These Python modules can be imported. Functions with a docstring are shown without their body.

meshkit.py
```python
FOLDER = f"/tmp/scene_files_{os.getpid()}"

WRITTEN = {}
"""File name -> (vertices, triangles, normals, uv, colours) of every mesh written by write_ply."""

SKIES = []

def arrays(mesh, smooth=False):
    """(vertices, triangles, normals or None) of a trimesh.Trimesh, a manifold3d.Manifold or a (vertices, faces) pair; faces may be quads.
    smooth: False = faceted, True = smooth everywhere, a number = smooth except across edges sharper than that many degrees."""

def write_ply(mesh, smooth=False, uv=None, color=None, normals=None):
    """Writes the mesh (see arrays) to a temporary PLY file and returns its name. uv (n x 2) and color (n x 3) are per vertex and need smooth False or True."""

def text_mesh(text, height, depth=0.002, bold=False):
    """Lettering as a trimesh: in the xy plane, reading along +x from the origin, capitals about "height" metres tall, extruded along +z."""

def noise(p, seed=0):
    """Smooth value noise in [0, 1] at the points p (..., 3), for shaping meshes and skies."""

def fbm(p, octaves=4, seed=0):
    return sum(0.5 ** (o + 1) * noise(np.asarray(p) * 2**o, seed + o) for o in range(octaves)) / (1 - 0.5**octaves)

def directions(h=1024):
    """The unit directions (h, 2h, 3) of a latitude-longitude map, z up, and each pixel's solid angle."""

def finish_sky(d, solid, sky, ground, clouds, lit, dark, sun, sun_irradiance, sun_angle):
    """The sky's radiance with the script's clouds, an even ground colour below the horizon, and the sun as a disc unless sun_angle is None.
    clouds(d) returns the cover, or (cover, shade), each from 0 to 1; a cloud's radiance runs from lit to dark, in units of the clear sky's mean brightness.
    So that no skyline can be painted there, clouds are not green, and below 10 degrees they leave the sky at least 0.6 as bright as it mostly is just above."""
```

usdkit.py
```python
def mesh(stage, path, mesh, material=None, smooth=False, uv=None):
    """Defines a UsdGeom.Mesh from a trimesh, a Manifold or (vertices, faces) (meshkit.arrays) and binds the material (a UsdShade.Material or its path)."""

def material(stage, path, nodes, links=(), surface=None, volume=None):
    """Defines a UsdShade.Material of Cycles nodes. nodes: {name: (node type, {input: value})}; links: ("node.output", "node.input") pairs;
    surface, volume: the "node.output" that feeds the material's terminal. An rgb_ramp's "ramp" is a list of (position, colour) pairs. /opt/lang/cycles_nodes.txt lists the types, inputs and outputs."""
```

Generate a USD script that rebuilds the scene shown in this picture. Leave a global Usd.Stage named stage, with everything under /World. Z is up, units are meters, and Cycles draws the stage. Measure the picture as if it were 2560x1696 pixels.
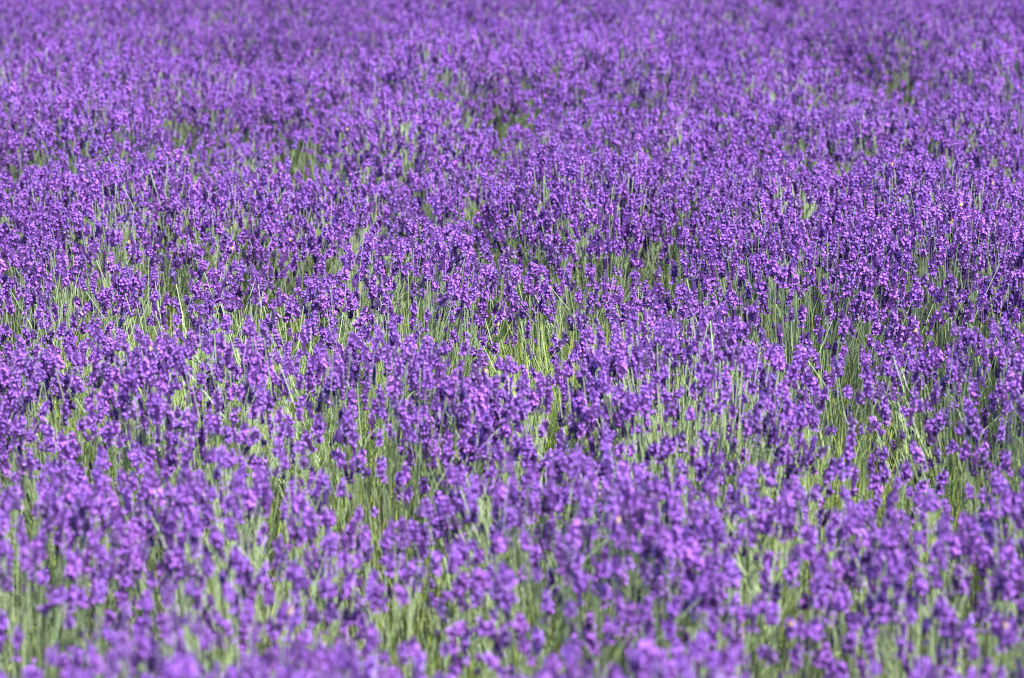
import math, numpy as np, trimesh, usdkit
from pxr import Usd, UsdGeom, UsdLux, UsdShade, Sdf, Gf, Vt

stage = Usd.Stage.CreateInMemory()
UsdGeom.SetStageUpAxis(stage, "Z")
UsdGeom.SetStageMetersPerUnit(stage, 1.0)
UsdGeom.Xform.Define(stage, "/World")
UsdGeom.Scope.Define(stage, "/World/Looks")

# ------------------------------------------------------------------ camera
EYE = (0.0, 0.0, 2.02)
PITCH = 13.5
cam = UsdGeom.Camera.Define(stage, "/World/camera")
cam.AddTranslateOp().Set(Gf.Vec3d(*EYE))
cam.AddRotateXOp().Set(90.0 - PITCH)
cam.CreateHorizontalApertureAttr(36.0)
cam.CreateFocalLengthAttr(98.4)
cam.CreateFStopAttr(3.5)
cam.CreateFocusDistanceAttr(6.75)
cam.CreateClippingRangeAttr(Gf.Vec2f(0.1, 5000.0))
cam.CreateExposureAttr(1.38)

# ------------------------------------------------------------------ sky, sun
SUN_EL, SUN_AZ = math.radians(45), math.radians(150)      # azimuth from +y towards +x
sun_dir = np.array([math.sin(SUN_AZ) * math.cos(SUN_EL), math.cos(SUN_AZ) * math.cos(SUN_EL), math.sin(SUN_EL)])
dome = UsdLux.DomeLight.Define(stage, "/World/sky")
sky_mat = usdkit.material(stage, "/World/Looks/sky_look", {
    "s": ("sky_texture", {"sky_type": "single_scattering", "sun_disc": False, "sun_elevation": SUN_EL, "sun_rotation": SUN_AZ}),
    "b": ("background_shader", {"strength": 0.15})}, [("s.color", "b.color")], surface="b.background")
UsdShade.MaterialBindingAPI.Apply(dome.GetPrim()).Bind(sky_mat)
dome.GetPrim().SetCustomDataByKey("kind", "structure")
sun = UsdLux.DistantLight.Define(stage, "/World/sun")
sun.CreateIntensityAttr(1.2)
sun.CreateAngleAttr(0.53)
sun.CreateColorAttr(Gf.Vec3f(1.0, 0.96, 0.9))
sun.CreateNormalizeAttr(True)
M = np.eye(4)
zax = sun_dir
xax = np.cross([0, 0, 1.0], zax); xax /= np.linalg.norm(xax)
yax = np.cross(zax, xax)
M[0, :3], M[1, :3], M[2, :3] = xax, yax, zax
sun.AddTransformOp().Set(Gf.Matrix4d(*M.ravel().tolist()))

# ------------------------------------------------------------------ looks
def leafy(path, translucency, rough, sat=1.0, attr="tint", vary=0.12):
    return usdkit.material(stage, path, {
        "a": ("attribute", {"attribute": attr}),
        "o": ("object_info", {}),
        "r": ("map_range", {"from_min": 0.0, "from_max": 1.0, "to_min": 1 - vary, "to_max": 1 + vary}),
        "h": ("hsv", {"saturation": sat}),
        "p": ("principled_bsdf", {"roughness": rough, "specular_ior_level": 0.3}),
        "t": ("translucent_bsdf", {}),
        "m": ("mix_closure", {"fac": translucency})},
        [("o.random", "r.value"), ("r.result", "h.value"), ("a.color", "h.color"), ("h.color", "p.base_color"), ("h.color", "t.color"),
         ("p.BSDF", "m.closure1"), ("t.BSDF", "m.closure2")], surface="m.closure")

petal_look = leafy("/World/Looks/petal_look", 0.22, 0.6, vary=0.10)
stalk_look = leafy("/World/Looks/stalk_look", 0.05, 0.55, vary=0.05)
leaf_look = leafy("/World/Looks/leaf_look", 0.38, 0.5, vary=0.10)
soil_look = usdkit.material(stage, "/World/Looks/soil_look", {
    "g": ("geometry", {}),
    "n": ("noise_texture", {"scale": 9.0, "detail": 8.0, "roughness": 0.7}),
    "n2": ("noise_texture", {"scale": 120.0, "detail": 4.0}),
    "c": ("rgb_ramp", {"ramp": [(0.3, (0.045, 0.032, 0.02)), (0.55, (0.10, 0.075, 0.045)), (0.75, (0.17, 0.14, 0.085))]}),
    "b": ("bump", {"strength": 0.8, "distance": 0.02}),
    "p": ("principled_bsdf", {"roughness": 0.95, "specular_ior_level": 0.1})},
    [("g.position", "n.vector"), ("g.position", "n2.vector"), ("n.fac", "c.fac"), ("n2.fac", "b.height"), ("b.normal", "p.normal"), ("c.color", "p.base_color")], surface="p.BSDF")

rng = np.random.default_rng(7)

def put(path, v, f, look, tint=None, smooth=False):
    m = usdkit.mesh(stage, path, (v, f), look, smooth=smooth)
    if tint is not None:
        UsdGeom.PrimvarsAPI(m).CreatePrimvar("tint", Sdf.ValueTypeNames.Color3fArray, "vertex").Set(Vt.Vec3fArray.FromNumpy(np.asarray(tint, np.float32)))
    return m.GetPrim()

def say(prim, label=None, category=None, group=None, kind=None):
    for k, t in (("label", label), ("category", category), ("group", group), ("kind", kind)):
        if t:
            prim.SetCustomDataByKey(k, t)
    return prim

# ------------------------------------------------------------------ ground
gx = np.concatenate([[-3000, -300, -40], np.linspace(-6, 6, 61), [40, 300, 3000]])
gy = np.concatenate([[-3000, -300, -20], np.linspace(1, 18, 86), [60, 300, 3000]])
GX, GY = np.meshgrid(gx, gy, indexing="ij")
GZ = 0.02 * np.sin(GX * 2.1 + 0.7) * np.cos(GY * 1.7) + rng.normal(0, 0.008, GX.shape)
GZ[(abs(GX) > 7) | (GY < 0.5) | (GY > 19)] = 0
i, j = np.meshgrid(np.arange(len(gx) - 1), np.arange(len(gy) - 1), indexing="ij")
n = len(gy)
quads = np.stack([i * n + j, (i + 1) * n + j, (i + 1) * n + j + 1, i * n + j + 1], -1).reshape(-1, 4)
say(put("/World/ground", np.stack([GX, GY, GZ], -1).reshape(-1, 3), quads, soil_look, smooth=True), kind="structure")

# ------------------------------------------------------------------ flower heads
def frame(z, spin=0.0):
    """Rotation matrices (n,3,3) whose third column is z."""
    z = z / np.linalg.norm(z, axis=-1, keepdims=True)
    up = np.where(np.abs(z[..., 2:3]) > 0.95, np.array([1.0, 0, 0]), np.array([0, 0, 1.0]))
    x = np.cross(up, z); x /= np.linalg.norm(x, axis=-1, keepdims=True)
    y = np.cross(z, x)
    c, s = np.cos(spin)[..., None], np.sin(spin)[..., None]
    return np.stack([x * c + y * s, -x * s + y * c, z], -1)

def calyx_shape():
    """A bud: three-sided tapering tube swelling to a pointed mouth, unit length along z."""
    v = [(r * math.cos(a), r * math.sin(a), z) for z, r in [(0.0, 0.15), (0.62, 0.29)] for a in np.arange(3) * math.tau / 3]
    v.append((0, 0, 1.0))
    f = []
    for q in range(3):
        a, b = q, (q + 1) % 3
        f += [(a, b, b + 3), (a, b + 3, a + 3), (3 + q, 3 + (q + 1) % 3, 6)]
    return np.array(v, float), np.array(f)

def corolla_shape():
    """Five spreading lobes round a throat, unit across about 1."""
    v, f = [(0, 0, -0.1)], []
    for k in range(5):
        a, w = k * math.tau / 5, 0.5
        L = 0.66 if k in (0, 1) else 0.5
        base = len(v)
        v += [(L * 0.7 * math.cos(a - w), L * 0.7 * math.sin(a - w), 0.16), (L * math.cos(a), L * math.sin(a), 0.24 - 0.07 * (k % 2)),
              (L * 0.7 * math.cos(a + w), L * 0.7 * math.sin(a + w), 0.16)]
        f += [(0, base, base + 1), (0, base + 1, base + 2)]
    return np.array(v, float), np.array(f)

CV, CF = calyx_shape()
PV, PF = corolla_shape()

def make_head(r, length, width, bloom, hue, step=0.0056, most=8):
    """A flower head rising from the origin along z: whorls of buds, some of them open. Returns v, f, tint."""
    vs, fs, ts, at = [], [], [], 0
    n = max(3, int(round(length / step)))
    zs = np.linspace(0.002, length, n)
    if r.random() < 0.45 and length > 0.03:          # the lowest whorl often stands apart
        zs[: (2 if r.random() < 0.5 else 1)] -= r.uniform(0.008, 0.02)
    bud = np.array([0.100, 0.033, 0.200]) * hue
    open_ = np.array([0.405, 0.157, 0.675]) * hue
    # the packed heart of the spike
    top = length + 0.25 * width
    cz = np.array([zs[0] - 0.001, 0.15 * length, 0.55 * length, 0.85 * length, top])
    cr = np.array([0.08, 0.24, 0.25, 0.16, 0.02]) * width * (0.8 if step > 0.008 else 1.0)
    ca = np.arange(5) * math.tau / 5
    vs.append(np.stack([np.outer(cr, np.cos(ca)), np.outer(cr, np.sin(ca)), np.repeat(cz[:, None], 5, 1)], -1).reshape(-1, 3))
    q, p = np.meshgrid(np.arange(4), np.arange(5), indexing="ij")
    core = np.stack([q * 5 + p, q * 5 + (p + 1) % 5, q * 5 + 5 + (p + 1) % 5, q * 5 + 5 + p], -1).reshape(-1, 4)
    fs.append(np.vstack([core[:, [0, 1, 2]], core[:, [0, 2, 3]]])); ts.append(np.tile(bud * 0.85, (25, 1))); at = 25
    for k, z in enumerate(zs):
        t = k / (n - 1)
        prof = (0.80 + 0.25 * math.sin(math.pi * min(1, t * 1.1 + 0.15))) * (1 - 0.50 * max(0, (t - 0.62) / 0.38))
        m = int(round(most - 4 * max(0, (t - 0.6) / 0.4)))
        ang = np.arange(m) * 2 * math.pi / m + k * 0.45 + r.normal(0, 0.16, m)
        lift = r.uniform(0.25, 0.7, m) + 1.2 * max(0, t - 0.55)
        d = np.stack([np.cos(ang), np.sin(ang), lift], -1)
        R = frame(d, r.uniform(0, 6.28, m))
        L = 0.40 * width * prof * r.uniform(0.80, 1.0, m)
        pos = np.stack([0.09 * width * np.cos(ang), 0.09 * width * np.sin(ang), z + r.normal(0, 0.0012, m)], -1)
        S = np.stack([L * 0.95, L * 0.95, L], -1)
        v = np.einsum("nij,nkj->nki", R, CV[None] * S[:, None, :]) + pos[:, None]
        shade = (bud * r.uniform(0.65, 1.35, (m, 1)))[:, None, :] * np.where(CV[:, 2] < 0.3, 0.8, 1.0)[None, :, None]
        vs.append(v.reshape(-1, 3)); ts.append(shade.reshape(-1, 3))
        fs.append((CF[None] + (np.arange(m) * len(CV))[:, None, None]).reshape(-1, 3) + at); at += m * len(CV)
        isopen = r.random(m) < bloom * (1 - 0.55 * max(0, (t - 0.7) / 0.3))
        q = int(isopen.sum())
        if q:
            tip = pos[isopen] + np.einsum("nij,j->ni", R[isopen], [0, 0, 1.0]) * (L[isopen] * 1.02)[:, None]
            size = width * r.uniform(0.24, 0.36, q)
            v = np.einsum("nij,nkj->nki", R[isopen], PV[None] * size[:, None, None]) + tip[:, None]
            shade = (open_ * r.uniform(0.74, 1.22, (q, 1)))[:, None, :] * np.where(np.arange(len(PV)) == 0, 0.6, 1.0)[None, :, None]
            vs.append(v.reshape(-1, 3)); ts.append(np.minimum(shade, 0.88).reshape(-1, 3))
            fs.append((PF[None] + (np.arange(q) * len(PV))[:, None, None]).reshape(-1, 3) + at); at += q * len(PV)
    return np.vstack(vs), np.vstack(fs), np.vstack(ts)

hr = np.random.default_rng(21)
HEADS, FAR_HEADS = [], []
for k in range(26):
    small = k >= 19
    length = hr.uniform(0.013, 0.021) if small else hr.uniform(0.021, 0.039)
    width = hr.uniform(0.0125, 0.0148) if small else hr.uniform(0.0168, 0.0208)
    hue = np.array([1.0, 1.0, 1.0]) * hr.uniform(0.82, 1.15) * np.array([hr.uniform(0.9, 1.06), hr.uniform(0.92, 1.08), hr.uniform(0.95, 1.06)])
    if k in (17, 18, 25):                            # still closed, grey blue buds
        hue = hue * [0.72, 1.05, 0.72]
    if k == 16:                                      # going over, faded
        hue = hue * [0.9, 1.2, 0.75]
    bloom = hr.uniform(0.12, 0.35) if small else hr.uniform(0.3, 0.7)
    HEADS.append(make_head(hr, length, width, bloom, hue))
    FAR_HEADS.append(make_head(hr, length, width * 1.08, bloom, hue, 0.0080, 6))

# ------------------------------------------------------------------ plants
def tube4(path, radius):
    """A three-sided tube along the points."""
    p = np.asarray(path); d = np.gradient(p, axis=0); R = frame(d, np.zeros(len(p)))
    a = np.arange(3) * 2 * math.pi / 3
    ring = np.stack([np.cos(a), np.sin(a), 0 * a], -1)
    v = p[:, None] + np.einsum("nij,kj->nki", R, ring) * np.asarray(radius)[:, None, None]
    k, q = np.meshgrid(np.arange(len(p) - 1), np.arange(3), indexing="ij")
    quads = np.stack([k * 3 + q, k * 3 + (q + 1) % 3, (k + 1) * 3 + (q + 1) % 3, (k + 1) * 3 + q], -1).reshape(-1, 4)
    return v.reshape(-1, 3), np.vstack([quads[:, [0, 1, 2]], quads[:, [0, 2, 3]]])

def blades(r, base, direction, length, width, tone):
    """Narrow bent leaves, two quads long, as one mesh."""
    n = len(base)
    R = frame(direction, r.uniform(0, 6.28, n))
    bend = r.uniform(-0.14, 0.14, n)
    prof = np.array([(-.35, 0, 0), (.35, 0, 0), (-.5, .5, 0), (.5, .5, 0), (0, 1, 0)])
    v = np.zeros((n, 5, 3))
    v[:, :, 0] = prof[:, 0] * width[:, None]
    v[:, :, 2] = prof[:, 1] * length[:, None]
    v[:, :, 1] = (prof[:, 1] ** 2)[None] * (bend * length)[:, None]
    v = np.einsum("nij,nkj->nki", R, v) + base[:, None]
    f = np.array([(0, 1, 3), (0, 3, 2), (2, 3, 4)])
    F = (f[None] + (np.arange(n) * 5)[:, None, None]).reshape(-1, 3)
    T = np.repeat(tone, 5, 0)
    return v.reshape(-1, 3), F, T

RX, RY = 0.255, 0.50
def joined(parts):
    at = np.cumsum([0] + [len(p[0]) for p in parts])
    return np.vstack([p[0] for p in parts]), np.vstack([p[1] + a for p, a in zip(parts, at)]), np.vstack([p[2] for p in parts])

def make_plant(path, seed, level, count, height, foliage, loose=0.0, spread=1.0):
    """level 0: each stalk and its head a part; 1: each head a part, stalks joined; 2: far off, heads joined too."""
    r = np.random.default_rng(seed)
    stalks, heads = [], []
    tips = []
    x = UsdGeom.Xform.Define(stage, path)
    tufts = [(math.sqrt(r.random()), r.uniform(0, math.tau)) for _ in range(max(5, count // 12))]
    ends = []
    for k in range(count):
        rad, th = math.sqrt(r.random()), r.uniform(0, 2 * math.pi)
        tx, ty = rad * math.cos(th) * RX * spread * 1.08, rad * math.sin(th) * RY * spread * 1.08
        if r.random() < 0.55:                        # many stand in loose tufts
            rad, th = tufts[r.integers(len(tufts))]
            tx, ty = rad * math.cos(th) * RX * spread + r.normal(0, 0.024), rad * math.sin(th) * RY * spread + r.normal(0, 0.024)
            rad = min(1.1, math.hypot(tx / RX, ty / RY))
        dome = height * (1 - 0.20 * rad ** 2.2) * r.normal(1.0, 0.065)
        low = r.random() < 0.22
        if low:
            dome *= r.uniform(0.68, 0.9)
        ends.append((dome, low, tx, ty))
    ends.sort(key=lambda e: -e[0])                   # the tallest, those seen best, first
    for k, (dome, low, tx, ty) in enumerate(ends):
        tip = np.array([tx + r.normal(0, 0.012), ty + r.normal(0, 0.012), dome])
        root = np.array([tx * 0.45 + r.normal(0, 0.015), ty * 0.45 + r.normal(0, 0.015), 0.10 + r.uniform(0, 0.05)])
        side = r.normal(0, 0.022 if r.random() < 0.8 else 0.05, 2) * (1 + loose)
        t = np.linspace(0, 1, 5)[:, None]
        ctrl = root * 0.45 + tip * 0.55 + np.array([side[0] + tx * 0.14, side[1] + ty * 0.14, 0.0])
        pts = (1 - t) ** 2 * root + 2 * t * (1 - t) * ctrl + t ** 2 * tip
        v, f = tube4(pts, np.array([1, 1, .95, .85, .75]) * r.uniform(0.0009, 0.0013))
        g = np.array([0.225, 0.295, 0.155]) * r.uniform(0.75, 1.25)
        g = g * (1 - .25 * (q := r.random())) + np.array([0.15, 0.17, 0.15]) * .25 * q
        no = f"_{k:03d}" if k else ""
        if level or k >= 290:
            stalks.append((v, f, np.tile(g, (len(v), 1))))
        else:
            put(f"{path}/flower_stalk{no}", v, f, stalk_look, np.tile(g, (len(v), 1)))
        hv, hf, ht = (FAR_HEADS if level == 2 or k >= 290 else HEADS)[r.integers(19, 26) if (low and r.random() < 0.6) or r.random() < 0.08 else r.integers(0, 19)]
        d = pts[-1] - pts[-2]; d = d / np.linalg.norm(d) + r.normal(0, 0.10, 3)
        R = frame(d[None], np.array([r.uniform(0, 6.28)]))[0]
        sc = r.uniform(0.88, 1.14)
        ht = ht * r.uniform(0.82, 1.18)
        if level == 2 or k >= 290:
            heads.append(((hv * sc) @ R.T + tip, hf, ht))
        else:
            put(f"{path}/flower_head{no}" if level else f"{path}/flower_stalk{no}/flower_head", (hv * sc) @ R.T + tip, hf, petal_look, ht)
        tips.append(tip + R @ np.array([0, 0, 0.02]))
    if stalks:
        v, f, t = joined(stalks)
        say(put(path + "/flower_stalks", v, f, stalk_look, t), kind="stuff")
    if heads:
        v, f, t = joined(heads)
        say(put(path + "/flower_heads", v, f, petal_look, t), kind="stuff")
    n = foliage
    rad, th = np.sqrt(r.random(n)), r.uniform(0, 2 * math.pi, n)
    bx, by = rad * np.cos(th) * RX * 0.92, rad * np.sin(th) * RY * 0.92
    bz = (0.05 + 0.27 * r.random(n) ** 0.8) * (1 - 0.3 * rad ** 2) * (height / 0.6)
    shoot = r.random(n) < 0.5
    loosely = np.where(shoot, 0.14, 0.42)
    dirn = np.stack([bx * 0.9 + r.normal(0, 1, n) * loosely, by * 0.6 + r.normal(0, 1, n) * loosely, np.ones(n)], -1)
    tone = np.array([0.27, 0.355, 0.082]) * r.uniform(0.65, 1.45, (n, 1)) * np.stack([r.uniform(0.85, 1.2, n), np.ones(n), r.uniform(0.7, 1.5, n)], -1)
    v, f, tt = blades(r, np.stack([bx, by, bz], -1), dirn, np.where(shoot, r.uniform(0.12, 0.24, n), r.uniform(0.04, 0.09, n)), np.where(shoot, r.uniform(0.0016, 0.0026, n), r.uniform(0.0024, 0.0042, n)), tone)
    say(put(path + "/foliage", v, f, leaf_look, tt), kind="stuff")
    # woody base
    vs, fs, at = [], [], 0
    for k in range(5):
        a = r.uniform(0, 6.28)
        p = np.array([[0, 0, -0.03], [0.05 * math.cos(a), 0.06 * math.sin(a), 0.05], [0.13 * math.cos(a), 0.18 * math.sin(a), 0.13]])
        v, f = tube4(p, [0.008, 0.006, 0.004]); vs.append(v); fs.append(f + at); at += len(v)
    v = np.vstack(vs)
    put(path + "/woody_base", v, np.vstack(fs), stalk_look, np.tile([0.10, 0.075, 0.05], (len(v), 1)))
    return np.array(tips)

# kinds of bush: (stalks, height, foliage blades, looseness, spread)
KINDS = [
    {"full": [(540, 0.60, 700, 0, 1.0), (520, 0.61, 700, 0.3, 1.02)], "tall": [(540, 0.65, 700, 0.2, 1.0)],
     "low": [(330, 0.57, 1000, 0.6, 0.98)], "sparse": [(150, 0.53, 2200, 0.8, 1.0)]},
    {"full": [(690, 0.60, 500, 0, 1.0), (710, 0.61, 500, 0.3, 1.02)], "tall": [(680, 0.65, 500, 0.2, 1.0)],
     "low": [(430, 0.57, 800, 0.6, 0.98)], "sparse": [(150, 0.52, 2000, 0.8, 1.0)]},
    {"full": [(900, 0.60, 400, 0, 1.02), (930, 0.61, 400, 0.3, 1.02)], "tall": [(880, 0.64, 400, 0.2, 1.02)],
     "low": [(560, 0.57, 700, 0.6, 0.98)], "sparse": [(120, 0.50, 1800, 0.8, 1.0)]}]
root = stage.CreateClassPrim("/World/plant_kinds")
PROTO, TIPS = [], {}
s = 100
for level, kinds in enumerate(KINDS):
    PROTO.append({})
    for kind, many in kinds.items():
        PROTO[level][kind] = []
        for k, a in enumerate(many):
            path = f"/World/plant_kinds/{kind}_{('near', 'middle', 'far')[level]}_{k + 1}"
            TIPS[path] = make_plant(path, s, level, *a); s += 1
            PROTO[level][kind].append(path)

# thin or missing places, where the green shows: (x, y, radius, strength)
GAPS = [(-0.52, 7.65, 0.12, 0.6), (-0.34, 7.65, 0.12, 0.6), (-0.43, 6.665, 0.19, 1.25), (-0.94, 7.6, 0.14, 0.6), (-0.86, 6.665, 0.10, 0.9), (-1.08, 6.6, 0.14, 1.1),
        (0.02, 6.55, 0.16, 1.1), (0.20, 6.5, 0.2, 1.5), (0.50, 6.5, 0.17, 1.2), (-0.21, 5.9, 0.18, 0.75), (-1.05, 5.8, 0.20, 0.8),
        (-0.86, 8.775, 0.18, 1.3), (-0.75, 7.72, 0.10, 0.6), (-0.08, 8.775, 0.13, 1.3), (-0.07, 7.72, 0.08, 0.6), (1.28, 9.83, 0.15, 1.5), (1.17, 8.775, 0.09, 0.75), (0.96, 9.83, 0.08, 0.8),
        (0.40, 7.2, 0.18, 0.6), (0.62, 5.2, 0.18, 1.5), (-0.08, 4.85, 0.18, 1.3), (-0.52, 5.2, 0.15, 0.7), (-0.90, 4.8, 0.18, 0.75), (0.13, 5.3, 0.14, 0.8), (0.58, 4.75, 0.15, 0.8), (0.96, 5.0, 0.18, 0.7),
        (0.55, 4.4, 0.2, 0.6), (0.07, 4.6, 0.15, 0.6), (-0.12, 7.6, 0.16, 0.6), (0.95, 5.7, 0.16, 0.7), (-0.43, 4.6, 0.15, 0.6)]
def gap_at(x, y):
    """How thin a plant is at this place."""
    return max(s * max(0.0, 1 - ((x - gx) / (rad + 0.08)) ** 2) * max(0.0, 1 - ((y - gy) / 0.62) ** 2) for gx, gy, rad, s in GAPS)

NTH = ["leftmost", "second from the left", "third from the left", "fourth from the left", "fifth from the left", "sixth from the left", "seventh from the left", "eighth from the left", "ninth from the left", "tenth from the left",
       "eleventh from the left", "twelfth from the left", "thirteenth from the left", "fourteenth from the left", "fifteenth from the left", "sixteenth from the left", "seventeenth from the left", "eighteenth from the left", "nineteenth from the left", "twentieth from the left"]
WORDS = ["front", "second", "third", "fourth", "fifth", "sixth", "seventh", "eighth", "ninth", "tenth", "eleventh"]
LOOK = {"full": "bushy purple lavender plant", "tall": "tall full purple lavender plant", "low": "low loose purple lavender plant", "sparse": "thin lavender plant showing green stems"}
pr = np.random.default_rng(5)
rows = [3.5 + 1.055 * k for k in range(11)]
ALL_TIPS, count = [], 0
for ri, y0 in enumerate(rows):
    half = 0.183 * (y0 + 0.35) * 1.02 + 0.28
    step = 0.315
    xs = np.arange(-half + pr.uniform(0, 0.2), half, step)
    k = 0
    for xx in xs:
        x, y = xx + pr.normal(0, 0.035), y0 + pr.normal(0, 0.06)
        g = gap_at(x, y0)
        u = pr.random()
        kind = "sparse" if g > 0.75 else "low" if g > 0.36 or (u < 0.06 and ri < 6) else "tall" if u > 0.86 else "full"
        many = PROTO[0 if ri < 4 else 1 if ri < 7 else 2][kind]
        src = many[pr.integers(len(many))]
        name = "lavender_plant" + (f"_{count:03d}" if count else "")
        X = UsdGeom.Xform.Define(stage, f"/World/{name}")
        rz, sc, sz = float(pr.choice([0, 180]) + pr.normal(0, 12)), float(pr.uniform(0.95, 1.06) + 0.012 * max(0, ri - 4)), float(pr.uniform(0.95, 1.06))
        X.AddTranslateOp().Set(Gf.Vec3d(x, y, 0)); X.AddRotateZOp().Set(rz); X.AddScaleOp().Set(Gf.Vec3f(sc, sc, sz))
        p = X.GetPrim()
        p.GetReferences().AddInternalReference(src); p.SetInstanceable(True)
        c, s_ = math.cos(math.radians(rz)), math.sin(math.radians(rz))
        T = TIPS[src] * [sc, sc, sz]
        ALL_TIPS.append(np.stack([T[:, 0] * c - T[:, 1] * s_ + x, T[:, 0] * s_ + T[:, 1] * c + y, T[:, 2]], -1))
        say(p, f"{LOOK[kind]}, {'rightmost' if k == len(xs) - 1 else NTH[k]} in the {WORDS[ri]} row", "lavender", "lavender plants set out in rows")
        count += 1; k += 1

# ------------------------------------------------------------------ bees on the flowers
bee_look = leafy("/World/Looks/bee_look", 0.05, 0.7, vary=0.05)
wing_look = usdkit.material(stage, "/World/Looks/wing_look", {
    "t": ("transparent_bsdf", {"color": (0.9, 0.88, 0.82)}), "g": ("principled_bsdf", {"base_color": (0.5, 0.45, 0.36), "roughness": 0.3}), "m": ("mix_closure", {"fac": 0.35})},
    [("t.BSDF", "m.closure1"), ("g.BSDF", "m.closure2")], surface="m.closure")

def bee_kind(path, L, fat, coat, band, tail):
    """A bee lying along +z, head up, back towards -y."""
    UsdGeom.Xform.Define(stage, path)
    zz = np.array([-.50, -.47, -.40, -.30, -.20, -.10, -.02, .03, .10, .18, .25, .29, .33, .40, .46, .50])
    rr = np.array([.005, .05, .10, .14, .155, .14, .09, .10, .15, .155, .12, .075, .09, .115, .08, .01]) * fat
    a = np.arange(10) * math.tau / 10
    v = np.stack([np.outer(rr, np.cos(a)), np.outer(rr, np.sin(a)) - np.where(zz < 0, (zz + .02) * .18, 0)[:, None], np.repeat(zz[:, None], 10, 1)], -1) * L
    k, q = np.meshgrid(np.arange(len(zz) - 1), np.arange(10), indexing="ij")
    f = np.stack([k * 10 + q, k * 10 + (q + 1) % 10, (k + 1) * 10 + (q + 1) % 10, (k + 1) * 10 + q], -1).reshape(-1, 4)
    tone = [tail if z < -.44 else (band if i % 2 else coat) if z < -.02 else coat if z < .29 else band for i, z in enumerate(zz)]
    put(path + "/body", v.reshape(-1, 3), f, bee_look, np.repeat(np.array(tone), 10, 0), smooth=True)
    for n, sx in enumerate((-1, 1)):
        w = np.array([(0, 0, .20), (.16, 0, .16), (.30, -.02, -.05), (.27, -.03, -.28), (.14, -.02, -.30), (.03, 0, -.02)]) * [sx * .85, 1, 1] + [0, -.15 * fat, 0]
        w2 = np.concatenate([w, w + [0, .006, 0]]) * L
        f = [(0, i, i + 1) for i in range(1, 5)] + [(6, 6 + i + 1, 6 + i) for i in range(1, 5)] + [t for i in range(6) for t in ((i, (i + 1) % 6, 6 + i), ((i + 1) % 6, 6 + (i + 1) % 6, 6 + i))]
        put(path + "/wing" + ("_001" if n else ""), w2, np.array(f), wing_look)
    for n in range(6):
        sx, z0 = (-1, 1)[n % 2], (.20, .12, .04)[n // 2]
        p = np.array([(sx * .10, .06, z0), (sx * .22, .12, z0 + (.08, 0, -.10)[n // 2]), (sx * .20, .24, z0 + (.12, -.02, -.2)[n // 2])]) * L
        v, f = tube4(p, np.array([.018, .014, .010]) * L)
        put(path + "/leg" + (f"_{n:03d}" if n else ""), v, f, bee_look, np.tile([0.05, 0.03, 0.015], (len(v), 1)))
    for n, sx in enumerate((-1, 1)):
        v, f = tube4(np.array([(sx * .03, -.06, .46), (sx * .07, -.12, .54), (sx * .10, -.10, .62)]) * L, np.array([.01, .009, .008]) * L)
        put(path + "/antenna" + ("_001" if n else ""), v, f, bee_look, np.tile([0.03, 0.02, 0.012], (len(v), 1)))

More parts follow.
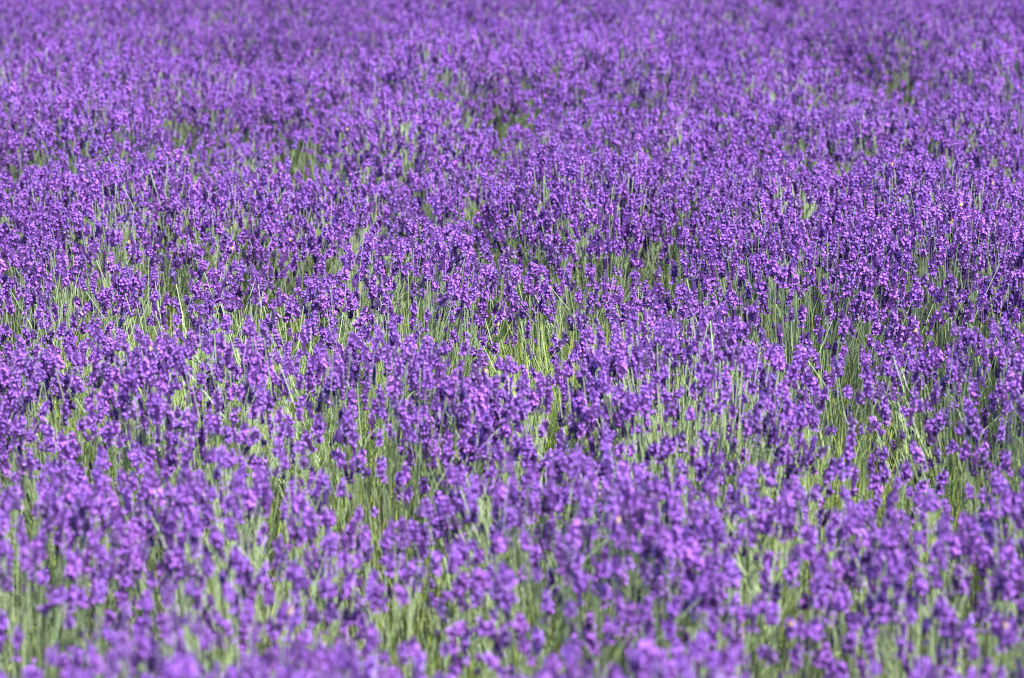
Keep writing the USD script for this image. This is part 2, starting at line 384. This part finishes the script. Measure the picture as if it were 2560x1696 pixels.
stage.CreateClassPrim("/World/bee_kinds")
bee_kind("/World/bee_kinds/honeybee", 0.0145, 1.05, (0.50, 0.26, 0.06), (0.20, 0.085, 0.02), (0.06, 0.03, 0.015))
bee_kind("/World/bee_kinds/bumblebee", 0.016, 1.5, (0.02, 0.017, 0.015), (0.30, 0.18, 0.025), (0.5, 0.45, 0.35))
HEAD_AT = np.vstack(ALL_TIPS)
BEES = [  # rough place, kind, label
    (-0.56, 7.04, "honeybee", "golden honeybee on crowded purple spikes, upper of the two left of the picture centre"),
    (-0.38, 6.74, "honeybee", "amber honeybee clinging to a purple spike, nearest the picture centre of those on the left"),
    (-0.94, 7.07, "honeybee", "honeybee in dense purple flowers at the far left, just above the bumblebee"),
    (-0.72, 6.93, "honeybee", "honeybee on a purple spike in the left half, between the bumblebee and the golden honeybee"),
    (-1.01, 6.73, "bumblebee", "dark bumblebee on a purple spike near the left edge"),
    (-0.82, 5.93, "honeybee", "honeybee on a purple spike at the left, below the bumblebee"),
    (-0.02, 6.20, "honeybee", "honeybee on a purple spike at the picture centre, upper one of two there"),
    (1.27, 7.73, "honeybee", "honeybee on dense purple flowers at the far right, just above the bumblebee"),
    (1.36, 7.76, "honeybee", "honeybee nearest the right edge, above the bumblebee there"),
    (1.21, 7.41, "bumblebee", "black bumblebee with a yellow band on dense flowers at the right edge"),
    (-0.34, 4.21, "honeybee", "out of focus orange honeybee at the bottom, left of centre"),
    (0.42, 4.07, "honeybee", "out of focus orange honeybee at the bottom, right of centre"),
    (0.74, 4.09, "honeybee", "out of focus honeybee in the bottom right corner"),
    (-1.31, 8.90, "honeybee", "tiny honeybee among soft distant flowers at the upper left"),
    (-0.57, 8.87, "honeybee", "tiny honeybee among distant flowers, left of centre near the top"),
    (0.55, 9.96, "honeybee", "tiny honeybee among the blurred flowers at the top right"),
    (1.17, 8.31, "honeybee", "small honeybee on a spike in the upper right"),
    (-0.05, 5.66, "honeybee", "honeybee on a purple spike at the picture centre, lower one of two there"),
    (0.17, 4.62, "honeybee", "blurred honeybee in the foreground, just right of the centre"),
    (0.90, 6.02, "honeybee", "honeybee on purple spikes at the right, well below the bumblebee"),
]
br = np.random.default_rng(3)
seen = {}
for x, y, kind, label in BEES:
    d = np.array([x, y, 0.6]) - EYE; d /= np.linalg.norm(d)
    rel = HEAD_AT - EYE
    t = rel @ d
    off = np.linalg.norm(rel - t[:, None] * d, axis=1)
    near = np.where((off < 0.05) & (abs(t - np.linalg.norm(np.array([x, y, 0.6]) - EYE)) < 0.9))[0]
    best = near[np.argmin(t[near] + 2.0 * off[near])] if len(near) else int(np.argmin(off))
    at = HEAD_AT[best] + [br.uniform(0.0, 0.006), -0.0135, br.uniform(-0.004, 0.012)]
    n = seen[kind] = seen.get(kind, -1) + 1
    X = UsdGeom.Xform.Define(stage, f"/World/{kind}" + (f"_{n:03d}" if n else ""))
    X.AddTranslateOp().Set(Gf.Vec3d(*at.tolist()))
    X.AddRotateXYZOp().Set(Gf.Vec3f(float(br.normal(0, 14)), float(br.normal(0, 40)), float(br.normal(10, 25))))
    p = X.GetPrim(); p.GetReferences().AddInternalReference(f"/World/bee_kinds/{kind}"); p.SetInstanceable(True)
    say(p, label, "bee", "honeybees on the lavender" if kind == "honeybee" else "bumblebees on the lavender")

# ------------------------------------------------------------------ pale leafy weeds in the gaps
def weed_kind(path, seed, height):
    r = np.random.default_rng(seed)
    UsdGeom.Xform.Define(stage, path)
    bs, ds, ls, ws = [], [], [], []
    for k in range(4):
        a = r.uniform(0, 6.28)
        lean = np.array([math.cos(a), math.sin(a)]) * r.uniform(0.02, 0.07)
        h = height * r.uniform(0.7, 1.05)
        t = np.linspace(0, 1, 6)
        p = np.stack([lean[0] * t ** 1.3, lean[1] * t ** 1.3, h * t - 0.02], -1)
        v, f = tube4(p, 0.0028 * (1 - .5 * t))
        put(path + "/stem" + (f"_{k:03d}" if k else ""), v, f, stalk_look, np.tile([0.22, 0.27, 0.12], (len(v), 1)))
        n = 120
        u = r.random(n) ** 0.7
        c = np.stack([np.interp(u, t, p[:, q]) for q in range(3)], -1)
        th = r.uniform(0, 6.28, n)
        d = np.stack([np.cos(th), np.sin(th), r.uniform(-.1, 1.2, n)], -1)
        bs.append(c); ds.append(d); ls.append(r.uniform(0.014, 0.030, n)); ws.append(r.uniform(0.007, 0.013, n))
    n = sum(map(len, bs))
    tone = np.array([0.27, 0.33, 0.15]) * r.uniform(0.7, 1.3, (n, 1))
    v, f, tt = blades(r, np.vstack(bs), np.vstack(ds), np.concatenate(ls), np.concatenate(ws), tone)
    say(put(path + "/leaves", v, f, leaf_look, tt), kind="stuff")

stage.CreateClassPrim("/World/weed_kinds")
for k in range(2):
    weed_kind(f"/World/weed_kinds/weed_{k + 1}", 50 + k, (0.50, 0.46)[k])
WEEDS = [(0.12, 5.52, 0, "pale grey green weed among purple spikes right of the centre"), (0.16, 5.30, 1, "cream leaved weed just below the other, right of the centre"),
         (-0.86, 5.16, 1, "slender pale weed standing near the left edge of the foreground"), (0.57, 4.74, 0, "pale weed between blurred purple spikes in the right foreground")]
for k, (x, y, q, label) in enumerate(WEEDS):
    X = UsdGeom.Xform.Define(stage, "/World/pale_weed" + (f"_{k:03d}" if k else ""))
    X.AddTranslateOp().Set(Gf.Vec3d(x, y, 0)); X.AddRotateZOp().Set(40.0 * k)
    p = X.GetPrim(); p.GetReferences().AddInternalReference(f"/World/weed_kinds/weed_{q + 1}"); p.SetInstanceable(True)
    say(p, label, "weed", "pale weeds among the lavender")
